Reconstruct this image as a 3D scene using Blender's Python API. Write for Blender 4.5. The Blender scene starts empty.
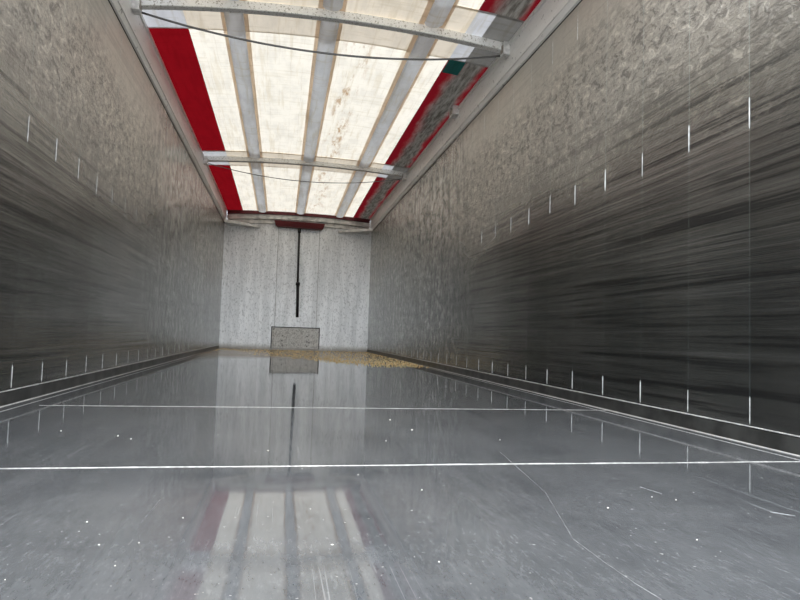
import bpy, bmesh, math, random
from mathutils import Vector, Matrix, noise
random.seed(7)
S = bpy.context.scene
C = S.collection
# ------------------------------------------------------------ camera
F_PX = 615.9; YAW = 0.1886; PITCH = 0.0573; ROLL = 0.0313
cam_d = bpy.data.cameras.new('camera'); cam_d.sensor_width = 36; cam_d.sensor_fit = 'HORIZONTAL'
cam_d.lens = F_PX / 800 * 36; cam_d.clip_start = 0.02; cam_d.clip_end = 200
cam = bpy.data.objects.new('camera', cam_d); C.objects.link(cam); S.camera = cam
fw = Vector((math.sin(YAW)*math.cos(PITCH), math.cos(YAW)*math.cos(PITCH), math.sin(PITCH)))
rt = Vector((math.cos(YAW), -math.sin(YAW), 0)); up = rt.cross(fw)
r2 = math.cos(ROLL)*rt + math.sin(ROLL)*up; u2 = -math.sin(ROLL)*rt + math.cos(ROLL)*up
M = Matrix((r2, u2, -fw)).transposed().to_4x4(); M.translation = Vector((-0.2353, 0.0, 0.3097))
cam.matrix_world = M
# ------------------------------------------------------------ world and light
w = bpy.data.worlds.new('overcast_sky'); S.world = w; w.use_nodes = True
nt = w.node_tree; nt.nodes.clear()
tc = nt.nodes.new('ShaderNodeTexCoord'); sx = nt.nodes.new('ShaderNodeSeparateXYZ')
cr = nt.nodes.new('ShaderNodeValToRGB'); bg = nt.nodes.new('ShaderNodeBackground'); wo = nt.nodes.new('ShaderNodeOutputWorld')
mp = nt.nodes.new('ShaderNodeMapRange'); mp.inputs['From Min'].default_value = -1
nt.links.new(tc.outputs['Generated'], sx.inputs[0]); nt.links.new(sx.outputs['Z'], mp.inputs['Value'])
nt.links.new(mp.outputs[0], cr.inputs[0]); nt.links.new(cr.outputs[0], bg.inputs[0]); nt.links.new(bg.outputs[0], wo.inputs[0])
e = cr.color_ramp.elements
e[0].position = 0.49; e[0].color = (0.16, 0.16, 0.16, 1)
e[1].position = 0.515; e[1].color = (0.74, 0.80, 0.88, 1)
x = e.new(1.0); x.color = (0.95, 0.97, 1.0, 1)
bg.inputs[1].default_value = 5.6
sun_d = bpy.data.lights.new('sun', 'SUN'); sun_d.energy = 0.8; sun_d.angle = math.radians(12); sun_d.color = (1, .96, .88)
sun = bpy.data.objects.new('sun', sun_d); C.objects.link(sun); sun.location = (0, 4, 9)
sun.rotation_euler = (math.radians(14), math.radians(-10), 0)
S.view_settings.view_transform = 'Standard'; S.view_settings.look = 'None'
S.view_settings.exposure = 0.16; S.view_settings.gamma = 1.0; S.view_settings.use_curve_mapping = False

# ------------------------------------------------------------ node helper
class NM:
    def __init__(s, name):
        s.m = bpy.data.materials.new(name); s.m.use_nodes = True
        s.t = s.m.node_tree; s.t.nodes.clear()
        s.out = s.t.nodes.new('ShaderNodeOutputMaterial')
        s.co = s.t.nodes.new('ShaderNodeTexCoord').outputs['Object']
    def n(s, kind, **kw):
        nd = s.t.nodes.new(kind)
        for k, v in kw.items(): setattr(nd, k, v)
        return nd
    def lk(s, a, b): s.t.links.new(a, b)
    def setin(s, nd, i, v):
        if isinstance(v, bpy.types.NodeSocket): s.lk(v, nd.inputs[i])
        else: nd.inputs[i].default_value = v
    def math(s, op, a, b=0.0, c=0.0, clamp=False):
        nd = s.n('ShaderNodeMath', operation=op, use_clamp=clamp)
        s.setin(nd, 0, a); s.setin(nd, 1, b); s.setin(nd, 2, c)
        return nd.outputs[0]
    def map(s, scale=(1, 1, 1), rot=(0, 0, 0), loc=(0, 0, 0)):
        nd = s.n('ShaderNodeMapping'); s.lk(s.co, nd.inputs[0])
        nd.inputs['Scale'].default_value = scale; nd.inputs['Rotation'].default_value = rot; nd.inputs['Location'].default_value = loc
        return nd.outputs[0]
    def noise(s, scale=(1, 1, 1), sc=1.0, det=3.0, rough=.5, rot=(0, 0, 0), loc=(0, 0, 0), dist=0.0):
        nd = s.n('ShaderNodeTexNoise'); s.lk(s.map(scale, rot, loc), nd.inputs['Vector'])
        nd.inputs['Scale'].default_value = sc; nd.inputs['Detail'].default_value = det; nd.inputs['Roughness'].default_value = rough
        nd.inputs['Distortion'].default_value = dist
        return nd.outputs[0]
    def ramp(s, v, lo, hi, a=0.0, b=1.0, smooth=True):
        nd = s.n('ShaderNodeMapRange'); nd.clamp = True
        if smooth: nd.interpolation_type = 'SMOOTHSTEP'
        s.setin(nd, 'Value', v); s.setin(nd, 'From Min', lo); s.setin(nd, 'From Max', hi); s.setin(nd, 'To Min', a); s.setin(nd, 'To Max', b)
        return nd.outputs[0]
    def mix(s, f, a, b):
        nd = s.n('ShaderNodeMix', data_type='RGBA'); s.setin(nd, 0, f)
        for i, v in ((6, a), (7, b)):
            s.setin(nd, i, v if isinstance(v, bpy.types.NodeSocket) else (*v[:3], 1))
        return nd.outputs[2]
    def xyz(s):
        nd = s.n('ShaderNodeSeparateXYZ'); s.lk(s.co, nd.inputs[0]); return nd.outputs
    def bsdf(s, col, rough=.5, metal=0.0, spec=.5, bump=None, bstr=.3, bdist=.01):
        b = s.n('ShaderNodeBsdfPrincipled')
        s.setin(b, 'Base Color', col if isinstance(col, bpy.types.NodeSocket) else (*col[:3], 1))
        s.setin(b, 'Roughness', rough); s.setin(b, 'Metallic', metal); s.setin(b, 'Specular IOR Level', spec)
        if bump is not None:
            bn = s.n('ShaderNodeBump'); s.setin(bn, 'Height', bump); s.setin(bn, 'Strength', bstr); bn.inputs['Distance'].default_value = bdist
            s.lk(bn.outputs[0], b.inputs['Normal'])
        return b.outputs[0]
    def done(s, sh): s.lk(sh, s.out.inputs[0]); return s.m
def simple(name, col, rough=.5, metal=0.0, var=0.0, sc=20):
    m = NM(name)
    c = col
    if var:
        f = m.ramp(m.noise(sc=sc, det=5), .35, .65)
        c = m.mix(f, [k*(1-var) for k in col], [min(1, k*(1+var)) for k in col])
    return m.done(m.bsdf(c, rough, metal))

# ------------------------------------------------------------ materials
PITCH_Y = 0.305
def wall_material(name, off):
    m = NM(name); X = m.xyz(); y, z = X['Y'], X['Z']
    # strokes polish the low zone, grain pits the upper; roof reflection painted pale above
    wob = m.noise(scale=(1, .5, .5), sc=1.3, det=3)
    edge = m.math('ADD', z, m.math('MULTIPLY', m.math('SUBTRACT', wob, .5), 1.0))
    upper = m.ramp(edge, .80, 1.5)
    far = m.ramp(y, 4.2, 6.0)
    smooth_top = m.ramp(m.math('ADD', z, m.math('MULTIPLY', m.math('SUBTRACT', wob, .5), .5)), 1.60, 1.95, 1, .12)
    pit = m.math('MULTIPLY', m.math('MULTIPLY', upper, smooth_top), m.ramp(far, 0, 1, 1, .6))
    low = m.math('SUBTRACT', 1.0, upper)
    # long strokes, nearly level, slightly fanned
    s1 = m.noise(scale=(1, .6, 46), rot=(math.radians(-2.5), 0, 0), det=6, rough=.62)
    s2 = m.noise(scale=(1, 1.6, 120), rot=(math.radians(3), 0, 0), det=4, rough=.6, loc=(0, 3, 1))
    s3 = m.noise(scale=(1, .9, 14), rot=(math.radians(-6), 0, 0), det=5, rough=.6, loc=(0, 7, 2))
    dark1 = m.ramp(s1, .545, .60); dark2 = m.ramp(s2, .56, .62); lite = m.ramp(s1, .47, .32)
    # vertical run marks, strongest at the far end
    v1 = m.noise(scale=(1, 11, 1.6), det=7, rough=.75)
    v2 = m.noise(scale=(1, 60, 7), det=3, rough=.6)
    vd = m.ramp(v1, .50, .62)
    # pits
    p1 = m.noise(scale=(1, 17, 25), rot=(math.radians(28), 0, 0), det=6, rough=.72, dist=.6)
    p2 = m.noise(scale=(1, 60, 70), rot=(math.radians(35), 0, 0), det=3, rough=.6, loc=(0, 4, 4))
    pd = m.ramp(p1, .51, .60)
    big = m.ramp(m.noise(sc=2.2, det=4, loc=(5, 5, 5)), .35, .65)
    base = m.mix(upper, (.165, .168, .158), (.52, .49, .435))  # dark low, pale upper: the tarp's reflection put into the base colour
    base = m.mix(m.math('MULTIPLY', big, .25), base, (.40, .385, .355))
    base = m.mix(m.math('MULTIPLY', m.math('MULTIPLY', dark1, m.ramp(low, 0, 1, .20, 1)), .85), base, (.07, .07, .07))
    base = m.mix(m.math('MULTIPLY', m.math('MULTIPLY', dark2, m.ramp(low, 0, 1, .12, 1)), .7), base, (.07, .07, .07))
    base = m.mix(m.math('MULTIPLY', m.math('MULTIPLY', lite, low), .40), base, (.46, .46, .44))
    base = m.mix(m.math('MULTIPLY', m.math('MULTIPLY', vd, far), .92), base, (.04, .04, .035))
    base = m.mix(m.math('MULTIPLY', m.math('MULTIPLY', m.ramp(v1, .47, .36), far), .6), base, (.72, .70, .66))
    base = m.mix(m.math('MULTIPLY', m.math('MULTIPLY', pd, pit), .75), base, (.17, .16, .145))
    base = m.mix(m.math('MULTIPLY', m.math('MULTIPLY', m.ramp(p1, .47, .36), pit), .75), base, (.80, .765, .68))
    base = m.mix(m.math('MULTIPLY', m.math('MULTIPLY', m.ramp(p2, .56, .68), pit), .5), base, (.2, .19, .17))
    pf = m.noise(scale=(1, 11, 14), det=6, rough=.72, loc=(0, 2, 9))
    base = m.mix(m.math('MULTIPLY', m.math('MULTIPLY', m.ramp(pf, .51, .57), far), .9), base, (.05, .058, .05))
    base = m.mix(m.math('MULTIPLY', m.math('MULTIPLY', m.ramp(pf, .46, .40), far), .65), base, (.74, .73, .69))
    # seams between the upright planks
    fr = m.math('FRACT', m.math('DIVIDE', m.math('SUBTRACT', y, off - PITCH_Y*20.5), PITCH_Y))
    ds = m.math('ABSOLUTE', m.math('SUBTRACT', fr, .5))
    seam = m.ramp(ds, .004, .013, 1.0, 0.0)
    base = m.mix(m.math('MULTIPLY', seam, .22), base, (.6, .75, .74))
    # plank to plank tone
    idn = m.n('ShaderNodeTexWhiteNoise', noise_dimensions='1D')
    m.lk(m.math('FLOOR', m.math('DIVIDE', m.math('SUBTRACT', y, off - PITCH_Y*20), PITCH_Y)), idn.inputs['W'])
    base = m.mix(m.math('MULTIPLY', idn.outputs['Value'], m.ramp(upper, 0, 1, .45, .12)), base, (.07, .07, .065))
    h = m.math('ADD', m.math('MULTIPLY', m.math('MULTIPLY', p1, pit), 1.0), m.math('MULTIPLY', m.math('MULTIPLY', p2, pit), .55))
    h = m.math('ADD', h, m.math('MULTIPLY', m.math('MULTIPLY', s1, low), .22))
    h = m.math('ADD', h, m.math('MULTIPLY', m.math('MULTIPLY', m.math('ADD', v1, m.math('MULTIPLY', v2, .4)), far), .6))
    h = m.math('ADD', h, m.math('MULTIPLY', m.math('MULTIPLY', pf, far), 1.0))
    rough = m.math('ADD', m.ramp(upper, 0, 1, .15, .33), m.math('MULTIPLY', s3, .12))
    rough = m.math('MULTIPLY', rough, m.ramp(far, 0, 1, 1, .55))
    metal = m.ramp(upper, 0, 1, .85, .68)
    return m.done(m.bsdf(base, rough, metal, bump=h, bstr=m.ramp(far, 0, 1, .75, .6), bdist=.011))

def floor_material():
    m = NM('worn_floor_plate'); X = m.xyz()
    n1 = m.noise(scale=(14, 1.0, 1), det=6, rough=.6)
    n2 = m.noise(scale=(60, 2.5, 1), det=4, rough=.6, rot=(0, 0, .05))
    bigc = m.ramp(m.noise(sc=3, det=6, rough=.65), .3, .7)
    spec = m.ramp(m.noise(sc=120, det=2, rough=.5), .715, .75)
    base = m.mix(bigc, (.085, .092, .10), (.135, .143, .152))
    base = m.mix(m.math('MULTIPLY', m.ramp(n1, .40, .66), .35), base, (.17, .18, .19))
    base = m.mix(m.math('MULTIPLY', m.ramp(n2, .62, .74), .07), base, (.34, .35, .36))
    base = m.mix(m.math('MULTIPLY', spec, .7), base, (.6, .6, .58))
    # dusty brown film where the grain lay at the far end
    brown = m.ramp(m.math('ADD', X['Y'], m.math('MULTIPLY', m.noise(sc=1.2, det=5), 1.4)), 7.2, 8.8)
    base = m.mix(m.math('MULTIPLY', brown, .75), base, (.42, .27, .10))
    fine = m.noise(scale=(120, 30, 1), rot=(0, 0, .12), det=5, rough=.75)
    base = m.mix(m.math('MULTIPLY', m.ramp(fine, .52, .68), .35), base, (.26, .27, .28))
    base = m.mix(m.math('MULTIPLY', m.ramp(fine, .48, .34), .35), base, (.05, .055, .06))
    # scratches
    sc1 = m.noise(scale=(40, .35, 1), rot=(0, 0, .32), det=1, rough=.3)
    l1 = m.ramp(m.math('ABSOLUTE', m.math('SUBTRACT', sc1, .5)), .002, .006, 1, 0)
    msk = m.ramp(m.noise(sc=2.5, det=3, loc=(3, 1, 0)), .52, .62)
    base = m.mix(m.math('MULTIPLY', m.math('MULTIPLY', l1, msk), .22), base, (.6, .61, .62))
    rough = m.math('ADD', m.ramp(bigc, 0, 1, .015, .05), m.math('MULTIPLY', n1, .03))
    rough = m.math('ADD', rough, m.math('MULTIPLY', brown, .2))
    h = m.math('ADD', n1, m.math('MULTIPLY', m.noise(sc=1.6, det=2), 1.5))
    return m.done(m.bsdf(base, rough, .30, spec=.8, bump=h, bstr=.025, bdist=.006))

def back_material():
    m = NM('pitted_headboard_plate'); X = m.xyz()
    p = m.noise(scale=(48, 1, 30), det=5, rough=.7); q = m.noise(scale=(70, 1, 12), det=3, rough=.6)
    v = m.noise(scale=(9, 1, .9), det=5, rough=.6)
    base = m.mix(m.ramp(v, .35, .65), (.66, .67, .655), (.82, .825, .81))
    base = m.mix(m.math('MULTIPLY', m.ramp(p, .53, .64), .60), base, (.26, .26, .25))
    base = m.mix(m.math('MULTIPLY', m.ramp(q, .57, .68), .35), base, (.26, .26, .25))
    base = m.mix(m.math('MULTIPLY', m.ramp(X['Z'], .12, .0), .8), base, (.20, .17, .12))
    h = m.math('ADD', p, m.math('MULTIPLY', q, .5))
    return m.done(m.bsdf(base, .38, .42, bump=h, bstr=.4, bdist=.008))

def tarp_material(name, col, trans, stain=0.0, diff=None, weave=True):
    m = NM(name); X = m.xyz()
    n1 = m.noise(scale=(9, 3, 1), det=6, rough=.65); n2 = m.noise(scale=(28, 2.0, 1), det=4, rough=.6)
    n3 = m.noise(scale=(3, 26, 1), det=4, rough=.6, loc=(2, 2, 0))
    c = m.mix(m.math('MULTIPLY', m.ramp(n1, .40, .66), .45), col, [k*.74 for k in col])
    c = m.mix(m.math('MULTIPLY', m.ramp(n2, .52, .66), .38), c, [col[0]*.74, col[1]*.68, col[2]*.56])
    c = m.mix(m.math('MULTIPLY', m.ramp(n3, .54, .68), .36), c, [col[0]*.74, col[1]*.70, col[2]*.60])
    if stain:
        st = m.math('MULTIPLY', m.ramp(m.noise(scale=(13, 2.6, 1), det=6, rough=.72, loc=(1, 6, 0)), .50, .66), stain)
        # rust coloured blotches strung along the bay right of the middle strap
        msk = m.math('MULTIPLY', m.ramp(m.math('ABSOLUTE', m.math('SUBTRACT', X['X'], .24)), .03, .14, 1, 0), 1.0)
        c = m.mix(m.math('MULTIPLY', st, msk), c, (.46, .29, .15))
        # fold creases left by rolling, and a fine cloth grid
        for sc_, ax, w_ in ((2.1, 'Y', .006), (9.0, 'Y', .03), (11.0, 'X', .03)):
            q = m.math('FRACT', m.math('ADD', m.math('MULTIPLY', X[ax], sc_), m.math('MULTIPLY', m.noise(sc=3, det=3, loc=(sc_, 0, 0)), .35)))
            ln = m.ramp(m.math('ABSOLUTE', m.math('SUBTRACT', q, .5)), w_*.4, w_*1.4, 1, 0)
            c = m.mix(m.math('MULTIPLY', m.math('MULTIPLY', ln, m.ramp(n1, .3, .7)), .40), c, (col[0]*.66, col[1]*.60, col[2]*.50))
    d = m.n('ShaderNodeBsdfDiffuse'); m.setin(d, 'Color', c if diff is None else (*diff, 1))
    t = m.n('ShaderNodeBsdfTranslucent'); m.lk(c, t.inputs['Color'])
    ms = m.n('ShaderNodeMixShader'); ms.inputs[0].default_value = trans
    m.lk(d.outputs[0], ms.inputs[1]); m.lk(t.outputs[0], ms.inputs[2])
    bn = m.n('ShaderNodeBump'); bn.inputs['Strength'].default_value = .3; bn.inputs['Distance'].default_value = .02
    m.lk(n1, bn.inputs['Height']); m.lk(bn.outputs[0], d.inputs['Normal'])
    return m.done(ms.outputs[0])
def red_side_material():
    # right hand red stripe, dragged over with grey dirt along its middle
    m = NM('dirty_red_tarp'); X = m.xyz()
    n = m.noise(scale=(7, 2, 1), det=6, rough=.65); n2 = m.noise(scale=(40, 6, 1), rot=(0, 0, .25), det=5, rough=.65)
    xx = m.math('ADD', X['X'], m.math('MULTIPLY', m.math('SUBTRACT', n, .5), .16))
    a = m.math('MULTIPLY', m.ramp(xx, .955, 1.07), m.ramp(xx, 1.13, 1.20, 1, 0))
    g = m.mix(m.ramp(n2, .3, .7), (.13, .118, .10), (.42, .40, .36))
    c = m.mix(a, (.20, .008, .014), g)
    d = m.n('ShaderNodeBsdfDiffuse'); m.lk(c, d.inputs['Color'])
    t = m.n('ShaderNodeBsdfTranslucent'); m.lk(c, t.inputs['Color'])
    ms = m.n('ShaderNodeMixShader'); m.setin(ms, 0, m.ramp(a, 0, 1, .10, .03))
    m.lk(d.outputs[0], ms.inputs[1]); m.lk(t.outputs[0], ms.inputs[2])
    return m.done(ms.outputs[0])
def bow_material():
    m = NM('speckled_galvanised_bow'); p = m.noise(sc=75, det=5, rough=.75)
    c = m.mix(m.ramp(p, .37, .46), (.38, .36, .30), (.90, .90, .87))
    return m.done(m.bsdf(c, .5, .2, bump=p, bstr=.2, bdist=.003))
def rail_material():
    m = NM('dull_aluminium_rail'); n = m.noise(scale=(8, 1.2, 8), det=6, rough=.65)
    c = m.mix(m.ramp(n, .35, .68), (.72, .71, .68), (.86, .85, .82))
    c = m.mix(m.math('MULTIPLY', m.ramp(m.noise(sc=30, det=3), .64, .70), .6), c, (.16, .15, .14))
    return m.done(m.bsdf(c, .45, .25, bump=n, bstr=.15, bdist=.004))

MW_L = wall_material('scoured_aluminium_left', 1.69); MW_R = wall_material('scoured_aluminium_right', 1.73)
MF = floor_material(); MB_ = back_material(); MRAIL = rail_material(); MBOW = bow_material()
MCREAM = tarp_material('cream_translucent_tarp', (.93, .87, .755), .170, stain=1.0)
MDOUBLE = tarp_material('doubled_cream_tarp', (.86, .76, .62), .120)
MPALE = tarp_material('pale_grey_reinforcement', (.66, .66, .68), .12)
MGREYP = tarp_material('dusty_grey_reinforcement', (.34, .33, .31), .04)
MRED = tarp_material('red_tarp', (.26, .005, .010), .12)
MREDR = red_side_material()
MTEAL = tarp_material('teal_patch', (.05, .30, .28), .35)
MSTRAP = tarp_material('grey_strap_webbing', (.84, .87, .93), .80)
MFRINGE = tarp_material('stained_strap_edge', (.74, .62, .50), .52)
MDRED = simple('dark_red_tarp_edge', (.10, .006, .010), .6, 0, .2)
MWELD = simple('bright_weld', (.60, .60, .59), .4, .4, .25, 120)
MSKIRT = simple('dark_kick_plate', (.10, .10, .095), .4, .7, .3, 9)
MHEAD = simple('weathered_white_beam', (.60, .59, .55), .5, .2, .22, 9)
MGUS = simple('pale_gusset_metal', (.66, .66, .64), .4, .5, .15, 12)
MGAP = simple('painted_gap_shade', (.03, .03, .03), .8)  # near-black colour standing in for the shade between parts
MCABLE = simple('dark_steel_cable', (.16, .16, .155), .45, .6)
MBRACK = simple('whitish_bracket_metal', (.72, .72, .70), .4, .4, .15, 40)
MRUST = simple('rusty_bracket_face', (.40, .36, .31), .6, .3, .3, 50)
MBLACK = simple('black_painted_handle', (.012, .012, .012), .5)
MBRISTLE = simple('dark_red_bristle', (.09, .003, .005), .8, 0, .3, 90)
MBLOCK = simple('brush_block', (.10, .02, .02), .6)
MHATCH = back_material(); MBOLT = simple('dark_bolt', (.05, .05, .045), .6, .5)
MCHIP = simple('pale_kernel', (.75, .73, .66), .6)
MSCR = simple('pale_scratch', (.36, .37, .38), .4, .3, .3, 60)
MCONC = simple('yard_concrete', (.32, .31, .30), .9, 0, .15, 3)

# ------------------------------------------------------------ mesh helpers
def obj(name, bm, mat, parent=None, smooth=False):
    me = bpy.data.meshes.new(name); bm.to_mesh(me); bm.free(); me.materials.append(mat)
    if smooth:
        for p in me.polygons: p.use_smooth = True
    o = bpy.data.objects.new(name, me); C.objects.link(o)
    if parent: o.parent = parent
    return o
def empty(name, loc=(0, 0, 0)):
    o = bpy.data.objects.new(name, None); C.objects.link(o); o.location = loc; o.empty_display_size = .1
    return o
def tag(o, label=None, cat=None, group=None, kind=None):
    if label: o['label'] = label
    if cat: o['category'] = cat
    if group: o['group'] = group
    if kind: o['kind'] = kind
    return o
def box(bm, a, b, bev=0.0):
    t = bmesh.new(); bmesh.ops.create_cube(t, size=1)
    for v in t.verts: v.co = Vector([(a[i]+b[i])/2 + v.co[i]*(b[i]-a[i]) for i in range(3)])
    if bev: bmesh.ops.bevel(t, geom=t.edges[:], offset=bev, segments=2, affect='EDGES', profile=.6)
    me = bpy.data.meshes.new('t'); t.to_mesh(me); t.free(); bm.from_mesh(me); bpy.data.meshes.remove(me)
    return bm
def B(a, b, bev=0.0): return box(bmesh.new(), a, b, bev)
def sweep(bm, pts, prof, side=Vector((0, 0, 1)), cap=True):
    """prof: list of (u,v) around the path; u along horizontal normal, v along 'side' direction"""
    rings = []
    for i, p in enumerate(pts):
        p = Vector(p); d = (Vector(pts[min(i+1, len(pts)-1)]) - Vector(pts[max(i-1, 0)])).normalized()
        a = d.cross(side).normalized(); b = a.cross(d).normalized()
        rings.append([bm.verts.new(p + a*u + b*v) for u, v in prof])
    n = len(prof)
    for r, q in zip(rings, rings[1:]):
        for k in range(n): bm.faces.new((r[k], r[(k+1) % n], q[(k+1) % n], q[k]))
    if cap: bm.faces.new(rings[0][::-1]); bm.faces.new(rings[-1])
    return bm
def circ(r, n=8): return [(r*math.cos(2*math.pi*k/n), r*math.sin(2*math.pi*k/n)) for k in range(n)]
def prism(bm, pts, axis, lo, hi):
    """extrude a polygon (two coords) along axis"""
    def mk(p, h):
        c = [0, 0, 0]; o = [i for i in range(3) if i != axis]; c[o[0]] = p[0]; c[o[1]] = p[1]; c[axis] = h; return bm.verts.new(c)
    A = [mk(p, lo) for p in pts]; Bv = [mk(p, hi) for p in pts]; n = len(pts)
    bm.faces.new(A); bm.faces.new(Bv[::-1])
    for k in range(n): bm.faces.new((A[k], Bv[k], Bv[(k+1) % n], A[(k+1) % n]))
    bmesh.ops.recalc_face_normals(bm, faces=bm.faces[:]); return bm
def bead(p0, p1, r, seed=0, seg=None):
    """a weld run: a lumpy low ridge between two points"""
    p0 = Vector(p0); p1 = Vector(p1); n = seg or max(4, int((p1-p0).length/.012)); pts = [p0.lerp(p1, i/n) for i in range(n+1)]
    bm = bmesh.new(); rings = []
    d = (p1-p0).normalized(); a = d.orthogonal().normalized(); b = d.cross(a)
    for i, p in enumerate(pts):
        rr = r*(.65+.7*noise.noise(Vector((i*.9, seed*3.1, .3)))**2 + .35*abs(math.sin(i*1.7+seed)))
        if i in (0, n): rr *= .3
        rings.append([bm.verts.new(p + a*rr*math.cos(t) + b*rr*math.sin(t)) for t in [k*math.pi/3 for k in range(6)]])
    for q, s in zip(rings, rings[1:]):
        for k in range(6): bm.faces.new((q[k], q[(k+1) % 6], s[(k+1) % 6], s[k]))
    bm.faces.new(rings[0][::-1]); bm.faces.new(rings[-1]); return bm

W = 1.24; L = 10.60; Y0 = -0.12; ZW = 2.096
# ------------------------------------------------------------ structure
g = tag(obj('ground', B((-40, -60, -1.45), (40, 60, -1.25)), MCONC), 'grey concrete yard under and behind the open trailer', 'ground', kind='structure')
fl = tag(obj('floor', B((-W-.04, Y0, -.06), (W+.04, L+.04, 0)), MF), kind='structure')
wl = tag(obj('wall_left', B((-W-.04, Y0, 0), (-W, L, ZW)), MW_L), kind='structure')
wr = tag(obj('wall_right', B((W, Y0, 0), (W+.04, L, ZW)), MW_R), kind='structure')
wb = tag(obj('wall_back', B((-W-.04, L, 0), (W+.04, L+.04, 2.14)), MB_), kind='structure')
# weld stitches of the wall planks (three rows), long bead above the kick strip
for wall, s, off in ((wr, 1, 1.73), (wl, -1, 1.69)):
    xw = s*(W-.001)
    for k in range(-1, 29):
        y = off + k*PITCH_Y
        if y > L-.05: continue
        for j, (a, b, r) in enumerate(((.062, .15, .0028), (1.02, 1.125, .0028), (1.90, 2.04, .0014))):
            if j == 1 and y > 4.7: continue
            r *= random.uniform(.5, 1.0)*(.75 if s < 0 else 1)*max(.45, 1-(y-1.7)*.12)
            dz = .02*noise.noise(Vector((k*1.3, s*4, j)))
            obj('weld_stitch', bead((xw, y, a+dz*(j > 0)), (xw, y, b+dz), r, k+j), MWELD, wall)
    obj('long_weld', bead((s*(W-.001), Y0, .055), (s*(W-.001), L, .055), .0026, 5, 260), MWELD, wall)
    obj('kick_strip', B((s*(W-.0035) if s > 0 else -W, Y0, .002), (W if s > 0 else -W+.0035, L, .050)), MSKIRT, wall)
    obj('edge_seal', bead((s*(W-.004), Y0, .001), (s*(W-.004), L, .001), .0016, 9, 260), MRAIL, wall)
# floor: cross welds, plate joint edges
for y, x0, r in ((1.465, -1.235, .0024), (2.585, -1.13, .0020)):
    bm = bmesh.new(); pts = [(x0 + (1.225-x0)*i/90, y + .004*noise.noise(Vector((i*.15, y, 0))), .0005) for i in range(91)]
    rings = []
    for i, p in enumerate(pts):
        rr = r*(.75 + .5*abs(noise.noise(Vector((i*.5, y*3, 1))))*2); hh = rr*.5
        rings.append([bm.verts.new((p[0], p[1]-rr*1.5, 0)), bm.verts.new((p[0], p[1]-rr*.5, hh)), bm.verts.new((p[0], p[1]+rr*.5, hh)), bm.verts.new((p[0], p[1]+rr*1.5, 0))])
    for q, s_ in zip(rings, rings[1:]):
        for k in range(3): bm.faces.new((q[k], s_[k], s_[k+1], q[k+1]))
    obj('cross_weld', bm, MWELD, fl)
for s in (-1, 1):
    obj('side_joint', B((s*1.185-.0012, 1.2, 0), (s*1.185+.0012, L-.9, .0010)), MWELD, fl)

# top rails
def rail_bm(s):
    prof = [(W-.003, ZW-.004), (1.225, ZW+.002), (1.212, ZW+.03), (1.206, ZW+.034), (1.204, 2.285), (1.196, 2.292), (1.196, 2.318), (1.205, 2.325), (1.29, 2.325), (1.29, ZW-.005)]
    return prism(bmesh.new(), [(s*x, z) for x, z in prof], 1, Y0, L+.04)
rl = tag(obj('trim_left', rail_bm(-1), MRAIL), kind='structure')
rr_ = tag(obj('trim_right', rail_bm(1), MRAIL), kind='structure')
for wall, s in ((wl, -1), (wr, 1)):
    a, b = sorted((s*(W-.004), s*W)); obj('rail_shade_line', B((a, Y0, ZW-.007), (b, L, ZW-.004)), MGAP, wall)  # thin dark strip painted as the shadow line under the rail

# headboard top beam, gently arched, dark-red tarp lip above
def arc_beam(zlo, zhi, sag_lo, sag_hi, y0, y1, x=1.195, n=24):
    top = [(-x+2*x*i/n, zhi + sag_hi*(1-(-1+2*i/n)**2)) for i in range(n+1)]
    bot = [(-x+2*x*i/n, zlo + sag_lo*(1-(-1+2*i/n)**2)) for i in range(n+1)]
    bm = bmesh.new()
    for i in range(n):
        v = [bm.verts.new((p[0], y, p[1])) for y in (y0, y1) for p in (bot[i], bot[i+1], top[i+1], top[i])]
        for f in ((0, 1, 2, 3), (7, 6, 5, 4), (0, 4, 5, 1), (3, 2, 6, 7)): bm.faces.new([v[k] for k in f])
    bmesh.ops.remove_doubles(bm, verts=bm.verts[:], dist=1e-5); bmesh.ops.recalc_face_normals(bm, faces=bm.faces[:]); return bm
hb = empty('trim_headboard', (0, L-.05, 2.1)); tag(hb, kind='structure')
def under(o, par): o.parent = par; o.matrix_parent_inverse = Matrix.Translation(-Vector(par.location)); return o
under(obj('lower_flange', arc_beam(2.085, 2.150, .05, .05, L-.05, L+.03), MHEAD), hb)
under(obj('upper_flange', arc_beam(2.155, 2.245, .05, .04, L-.09, L+.03), MHEAD), hb)
under(obj('flange_gap', arc_beam(2.148, 2.157, .05, .05, L-.04, L+.03), MGAP), hb)
# corner gussets
for s, side in ((-1, 'left'), (1, 'right')):
    gs = empty('corner_gusset', (s*1.19, L-.2, 2.06))
    tag(gs, 'pale triangular metal gusset in the %s top corner of the end wall' % side, 'bracket', 'corner gussets')
    under(obj('plate', prism(bmesh.new(), [(s*1.19, L-.004), (s*.66, L-.004), (s*.66, L-.05), (s*1.19, L-.46)], 2, 2.055, 2.063), MGUS), gs)
    under(obj('folded_edge', prism(bmesh.new(), [(s*1.195, L-.46), (s*.66, L-.055), (s*.66, L-.047), (s*1.195, L-.452)], 2, 2.04, 2.085), MGUS), gs)
    x0, x1 = sorted((s*1.196, s*1.188)); under(obj('end_tab', B((x0, L-.48, 2.03), (x1, L-.44, 2.13)), MBRACK), gs)

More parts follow.
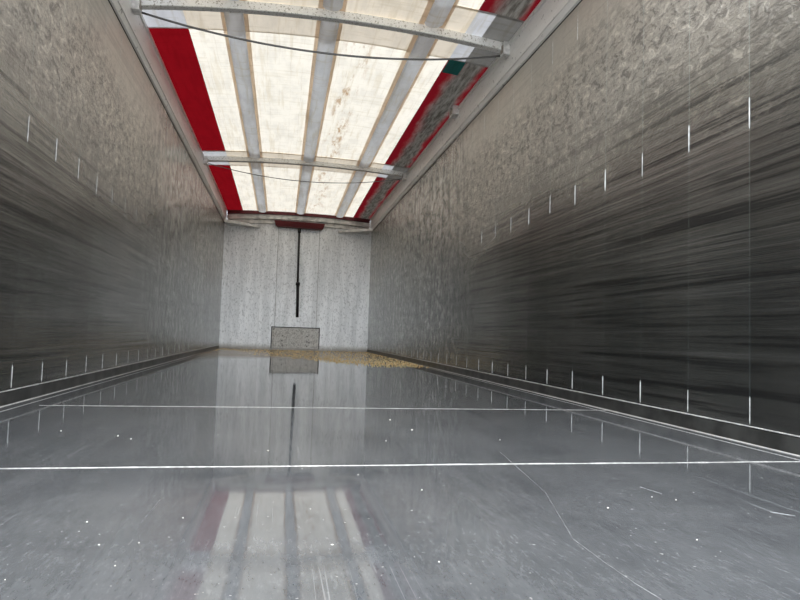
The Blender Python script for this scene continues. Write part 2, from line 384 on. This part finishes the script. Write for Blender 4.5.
# end wall: vertical joints, hatch
for x in (-.35, .345): obj('upright_joint', B((x-.004, L-.0035, .38), (x+.004, L, 2.08)), simple('dusty_joint', (.33, .32, .29), .6, .3, .2), wb)
for x in (-.62, .62, -.16): obj('upright_joint', B((x-.003, L-.002, .02), (x+.003, L, 2.08)), simple('pale_joint', (.62, .62, .60), .6, .3, .2), wb)
ht = empty('grain_hatch', (0, L-.01, .03)); tag(ht, 'low rectangular grey hatch with bolts at the foot of the end wall', 'hatch')
mh = NM('dull_hatch_plate'); hp = mh.noise(scale=(60, 1, 45), det=5, rough=.7)
MH = mh.done(mh.bsdf(mh.mix(mh.ramp(hp, .42, .66), (.78, .775, .73), (.38, .37, .34)), .5, .4, bump=hp, bstr=.5, bdist=.006))
under(obj('panel', B((-.385, L-.012, .035), (.395, L-.001, .375), .002), MH), ht)
for a, b in (((-.402, .03), (-.386, .395)), ((.396, .03), (.410, .395)), ((-.402, .378), (.410, .392))):
    under(obj('frame_bar', B((a[0], L-.018, a[1]), (b[0], L-.001, b[1])), simple('dark_hatch_frame', (.07, .065, .06), .6, .4)), ht)
for x, z in ((-.21, .24), (-.22, .16), (-.21, .08), (.20, .24), (.20, .15), (.235, .135), (.20, .07), (-.36, .35)):
    bm = bmesh.new(); bmesh.ops.create_cone(bm, cap_ends=True, segments=6, radius1=.012, radius2=.010, depth=.012, matrix=Matrix.Translation((x, L-.016, z)) @ Matrix.Rotation(math.pi/2, 4, 'X'))
    under(obj('bolt', bm, MBOLT), ht)

# ------------------------------------------------------------ tarp roof
def arch(y):
    return .075 - .027*max(0, min(1, (y-3.93)/3.5)) - .018*max(0, min(1, (y-7.43)/3.1))
def tz(x, y=0):
    return 2.335 - .035*max(0, min(1, (y-8.2)/2.3)) + arch(y)*(1-(x/1.2)**2) + .006*noise.noise(Vector((x*2.2, y*.9, 0)))
YT0 = 1.95; YT1 = L-.05
def strip(name, x0, x1, y0, y1, mat, parent, dz=0.0, nx=4, step=.12):
    bm = bmesh.new(); ny = max(1, int((y1-y0)/step))
    G = [[bm.verts.new((x0+(x1-x0)*i/nx, y0+(y1-y0)*j/ny, tz(x0+(x1-x0)*i/nx, y0+(y1-y0)*j/ny)+dz)) for i in range(nx+1)] for j in range(ny+1)]
    for j in range(ny):
        for i in range(nx): bm.faces.new((G[j][i], G[j+1][i], G[j+1][i+1], G[j][i+1]))
    return under(obj(name, bm, mat, smooth=True), parent)
tp = empty('tarpaulin_roof', (0, 5, 2.36)); tag(tp, 'cream translucent tarpaulin roof with red side stripes and grey straps', 'tarpaulin')
BANDS = ((3.63, 4.30), (7.225, 7.79))
for y0, y1 in ((YT0, BANDS[0][0]), (BANDS[0][1], BANDS[1][0]), (BANDS[1][1], YT1)):
    strip('red_stripe', -1.26, -.945, y0, y1, MRED, tp)
    strip('cream_panel', -.945, .90, y0, y1, MCREAM, tp, nx=16)
    strip('dirty_red_stripe', .90, 1.26, y0, y1, MREDR, tp)
for by, a, b in ((3.93, .325, .385), (7.43, .245, .385)):
    strip('pale_patch', -1.26, -.945, by-a, by+b, MPALE, tp, -.004)
    strip('doubled_band', -.945, .90, by-a, by+b, MDOUBLE, tp, -.004, nx=12)
    strip('grey_patch', .90, 1.02, by-a, by+b, MPALE, tp, -.004, nx=2)
    strip('dusty_patch', 1.02, 1.26, by-a, by+b, MGREYP, tp, -.004, nx=3)
strip('teal_patch', .905, 1.03, 4.31, 4.54, MTEAL, tp, -.007, nx=2)
strip('end_hem', -1.2, 1.2, YT1-.05, YT1, MDRED, tp, -.012, nx=12)
under(obj('end_lip', arc_beam(2.235, 2.298, .045, .032, L-.12, L-.06), MDRED), tp)
# longitudinal straps: flattened sleeves, one per bay, each with a rounded end
def strap_bm(xc, y0, y1, hw, hh):
    bm = bmesh.new(); rings = []; n = 10; ny = int((y1-y0)/.1)+1
    ys = [y0+(y1-y0)*j/ny for j in range(ny+1)]
    ys = ys[:-1] + [y1-.05, y1-.025, y1-.008, y1]
    for y in ys:
        k = 1.0
        if y > y1-.06: k = max(.02, math.sqrt(max(0, 1-((y-(y1-.06))/.06)**2)))
        sag = .012*math.sin(math.pi*min(1, max(0, (y-y0)/(y1-y0))))
        rings.append([bm.verts.new((xc+hw*k*math.cos(t), y, tz(xc, y)-.006-sag*0-hh*k*.5+hh*k*math.sin(t)*.5)) for t in [2*math.pi*i/n for i in range(n)]])
    for q, s_ in zip(rings, rings[1:]):
        for i in range(n): bm.faces.new((q[i], q[(i+1) % n], s_[(i+1) % n], s_[i]))
    bm.faces.new(rings[0][::-1]); bm.faces.new(rings[-1])
    bmesh.ops.recalc_face_normals(bm, faces=bm.faces[:]); return bm
for xc in (-.625, 0.0, .665):
    for y0, y1 in ((YT0, 3.895), (3.965, 7.395), (7.465, L-.11)):
        under(obj('strap', strap_bm(xc, y0, y1, .062, .034), MSTRAP, smooth=True), tp)
    for sd in (-1, 1):
        strip('strap_edge', min(xc+sd*.052, xc+sd*.088), max(xc+sd*.052, xc+sd*.088), YT0, YT1-.05, MFRINGE, tp, -.006, nx=1)

# ------------------------------------------------------------ roof bows with cables and brackets
def bow(by, label, clabel, sag, z_end, rc):
    r = empty('roof_bow', (0, by, z_end)); tag(r, label, 'roof bow', 'roof bows')
    n = 24; hw = .028; hh = .026
    pts = [(-1.19+2.38*i/n, by, z_end + arch(by)*(1-(-1+2*i/n)**2)) for i in range(n+1)]
    prof = [(-hw, -hh), (-hw+.004, -hh-.003), (hw-.004, -hh-.003), (hw, -hh), (hw, hh), (-hw, hh)]
    under(obj('crossbar', sweep(bmesh.new(), pts, prof), MBOW), r)
    for s in (-1, 1):
        a, b = sorted((s*1.204, s*1.160))
        under(obj('end_bracket', B((a, by-.075, z_end-.075), (b, by+.005, z_end+.015), .003), MBRACK), r)
        a, b = sorted((s*1.158, s*1.161))
        under(obj('bracket_face', B((a, by-.06, z_end-.055), (b, by-.012, z_end-.004)), MRUST), r)
    c = bmesh.new(); m = 40
    cp = [(-1.175+2.35*i/m, by+.02, z_end-.045 - sag*(1-(-1+2*i/m)**2)) for i in range(m+1)]
    cb = obj('sagging_cable', sweep(bmesh.new(), cp, circ(rc, 8)), MCABLE, smooth=True)
    tag(cb, clabel, 'cable', 'cables under the bows')
    return r
bow(3.93, 'speckled grey crossbar of the roof nearest the viewer', 'thick dark cable sagging under the nearest roof crossbar', .125, 2.30, .007)
bow(7.43, 'thin pale crossbar of the roof halfway to the end wall', 'thin dark cable sagging under the farther roof crossbar', .13, 2.305, .0045)
# lone bracket on the right rail
lb = empty('rail_bracket', (1.19, 5.13, 2.25)); tag(lb, 'small whitish metal bracket alone on the right rail between the crossbars', 'bracket')
under(obj('plate', B((1.150, 5.08, 2.245), (1.205, 5.20, 2.325), .004), MBRACK), lb)
under(obj('worn_face', B((1.1485, 5.10, 2.255), (1.151, 5.18, 2.30)), MRUST), lb)
under(obj('screw', B((1.147, 5.13, 2.305), (1.150, 5.145, 2.315)), MBOLT), lb)

# ------------------------------------------------------------ broom hanging on the end wall
br = empty('push_broom', (0, L-.09, .56)); tag(br, 'wide dark red push broom hanging head up on the end wall', 'broom')
yb = L-.10
bm = bmesh.new(); prism(bm, [(-.425, 2.175), (.425, 2.165), (.395, 2.075), (-.395, 2.085)], 1, yb-.045, yb+.035)
bmesh.ops.bevel(bm, geom=bm.edges[:], offset=.006, segments=2, affect='EDGES'); under(obj('bristles', bm, MBRISTLE), br)
bm = bmesh.new(); prism(bm, [(-.39, 2.088), (.39, 2.078), (.37, 2.058), (-.37, 2.068)], 1, yb-.035, yb+.025); under(obj('block', bm, MBLOCK), br)
under(obj('handle', sweep(bmesh.new(), [(-.005, yb, 2.06), (0.0, yb+.02, 1.5), (.008, yb+.045, .98)], circ(.017, 10), side=Vector((0, 1, 0))), MBLACK, smooth=True), br)
under(obj('grip', sweep(bmesh.new(), [(.008, yb+.045, 1.13), (.02, yb+.06, .56)], circ(.024, 10), side=Vector((0, 1, 0))), MBLACK, smooth=True), br)
under(obj('collar', sweep(bmesh.new(), [(.008, yb+.045, 1.10), (.009, yb+.046, 1.15)], circ(.036, 10), side=Vector((0, 1, 0))), MBLACK, smooth=True), br)
under(obj('socket', sweep(bmesh.new(), [(-.005, yb, 2.07), (-.004, yb, 1.99)], circ(.026, 10), side=Vector((0, 1, 0))), MBLACK, smooth=True), br)

# ------------------------------------------------------------ spilled grain
mg = NM('yellow_grain'); oi = mg.noise(sc=60, det=1)
MG = mg.done(mg.bsdf(mg.mix(mg.ramp(oi, .35, .65), (.70, .46, .16), (1.0, .86, .52)), .6))
def kernel(bm, x, y, z, r, seed):
    a = seed*2.4; ca, sa = math.cos(a), math.sin(a)
    P = [(1.5, 0, 0), (0, 1, 0), (-1.3, 0, 0), (0, -1, 0), (0, 0, .75), (0, 0, -.3)]
    v = [bm.verts.new((x+r*(p[0]*ca-p[1]*sa), y+r*(p[0]*sa+p[1]*ca), z+r*p[2])) for p in P]
    for i in range(4): bm.faces.new((v[i], v[(i+1) % 4], v[4])); bm.faces.new((v[(i+1) % 4], v[i], v[5]))
def density(x, y):
    # front of the spill runs diagonally: shallow on the left, reaching forward by the right wall
    front = 9.1 - 2.9*max(0, min(1, (x+.95)/1.3)) - .9*max(0, (x-.35)/.9)
    d = (y-front)/1.2 + .6*noise.noise(Vector((x*2, y*.8, 2)))
    return max(0, min(1, d))
bm = bmesh.new(); k = 0
for i in range(60000):
    x = random.uniform(-1.2, 1.225); y = random.uniform(4.9, L-.02)
    d = density(x, y)
    peak = math.exp(-((y-(6.0+ (1-x)*.55))/.9)**2)*max(0, min(1, (x+.5)/.9))
    edge = math.exp(-(W-x)/.05)*.8 if y > 5.2 else 0
    if random.random() < d*(.07 + .26*peak) + edge*.35*d:
        kernel(bm, x, y, .0022, random.uniform(.0045, .009), random.random()*6); k += 1
gr = tag(obj('spilled_grain', bm, MG), 'thin scatter of yellow grain across the far end of the floor', 'grain', kind='stuff')
# single kernels and chips lying on the bare floor
chips = [(500, 465)]
pts = [(.31, 2.05), (-.02, 1.42), (.08, 1.38), (.62, 1.33), (-.72, 1.05), (-.33, 1.02)]
LAB = []
def chip(x, y, r, sd):
    bm = bmesh.new(); bmesh.ops.create_icosphere(bm, subdivisions=1, radius=r)
    for v in bm.verts:
        v.co = Vector((v.co.x*(1.2+.4*math.sin(sd)), v.co.y*.8, v.co.z*.45)) * (1+.25*noise.noise(v.co*300+Vector((sd, 0, 0))))
        v.co.rotate(Matrix.Rotation(sd*2.1, 3, 'Z').to_euler())
    o = obj('grain_kernel', bm, MCHIP); o.location = (x, y, r*.36); return o
def floor_at(px, py):
    # real spot on the floor plane for a kernel seen at this place
    d = fw + (px-400)/F_PX*r2 - (py-300)/F_PX*u2
    t = -0.3097/d.z
    return -0.2353 + d.x*t, d.y*t
spots = [(412, 430, 5, 'between the two floor welds, nearest the middle'), (332, 545, 4, None), (183, 518, 3, None), (302, 469, 3.2, None), (358, 475, 3.4, None),
         (422, 490, 3.2, None), (439, 562, 3.6, None), (115, 566, 3, None), (139, 543, 3, None), (99, 545, 3.5, None), (87, 522, 2.6, None),
         (608, 508, 3.6, None), (676, 500, 3.4, None), (697, 540, 4.2, None), (652, 497, 2.6, None), (390, 420, 4, None), (268, 451, 4.5, None),
         (5, 580, 3, None), (61, 431, 3, None), (118, 436, 3, None), (131, 439, 2.8, None), (218, 435, 3, None), (500, 440, 3, None), (386, 441, 3, None)]
for i, (px, py, r, l) in enumerate(spots):
    x, y = floor_at(px, py); o = chip(x, y, r*.00042*max(1, y*.9), i*1.37)
    where = ('on the bare floor between the two white floor welds' if y > 1.465 else
             'on the near floor left of the broom line' if px < 290 else
             'on the floor right of the reflected cream stripes' if px > 500 else 'just in front of the nearer floor weld' if py < 500 else 'amid the reflected cream stripes on the floor')
    tag(o, 'tiny pale grain kernel ' + where.replace('left of the broom line', 'at the left'), 'kernel', 'loose kernels on the floor')

# a few long scratches in the floor plate
for pts, wd in ((((500, 452), (545, 492), (573, 539)), .0006), (((573, 539), (604, 562), (636, 584), (662, 600)), .0010),
                (((640, 487), (662, 494)), .0010), (((145, 518), (160, 500)), .0006), (((770, 512), (795, 516)), .0010)):
    P = [Vector((*floor_at(*q), .0003)) for q in pts]
    bm = bmesh.new(); rows = []
    for a, b in zip(P, P[1:]):
        for k in range(9):
            rows.append(a.lerp(b, k/8) + Vector((.0012*noise.noise(Vector((k*.7, a.x*9, 0))), 0, 0)))
    rg = []
    for i, p in enumerate(rows):
        w_ = wd*(.3+abs(noise.noise(Vector((i*.6, wd*9000, 2))))*1.0)
        rg.append([bm.verts.new(p+Vector((-w_, 0, 0))), bm.verts.new(p+Vector((0, 0, .0003))), bm.verts.new(p+Vector((w_, 0, 0)))])
    for q, t in zip(rg, rg[1:]):
        for k in range(2): bm.faces.new((q[k], q[k+1], t[k+1], t[k]))
    obj('scratch', bm, MSCR, fl)
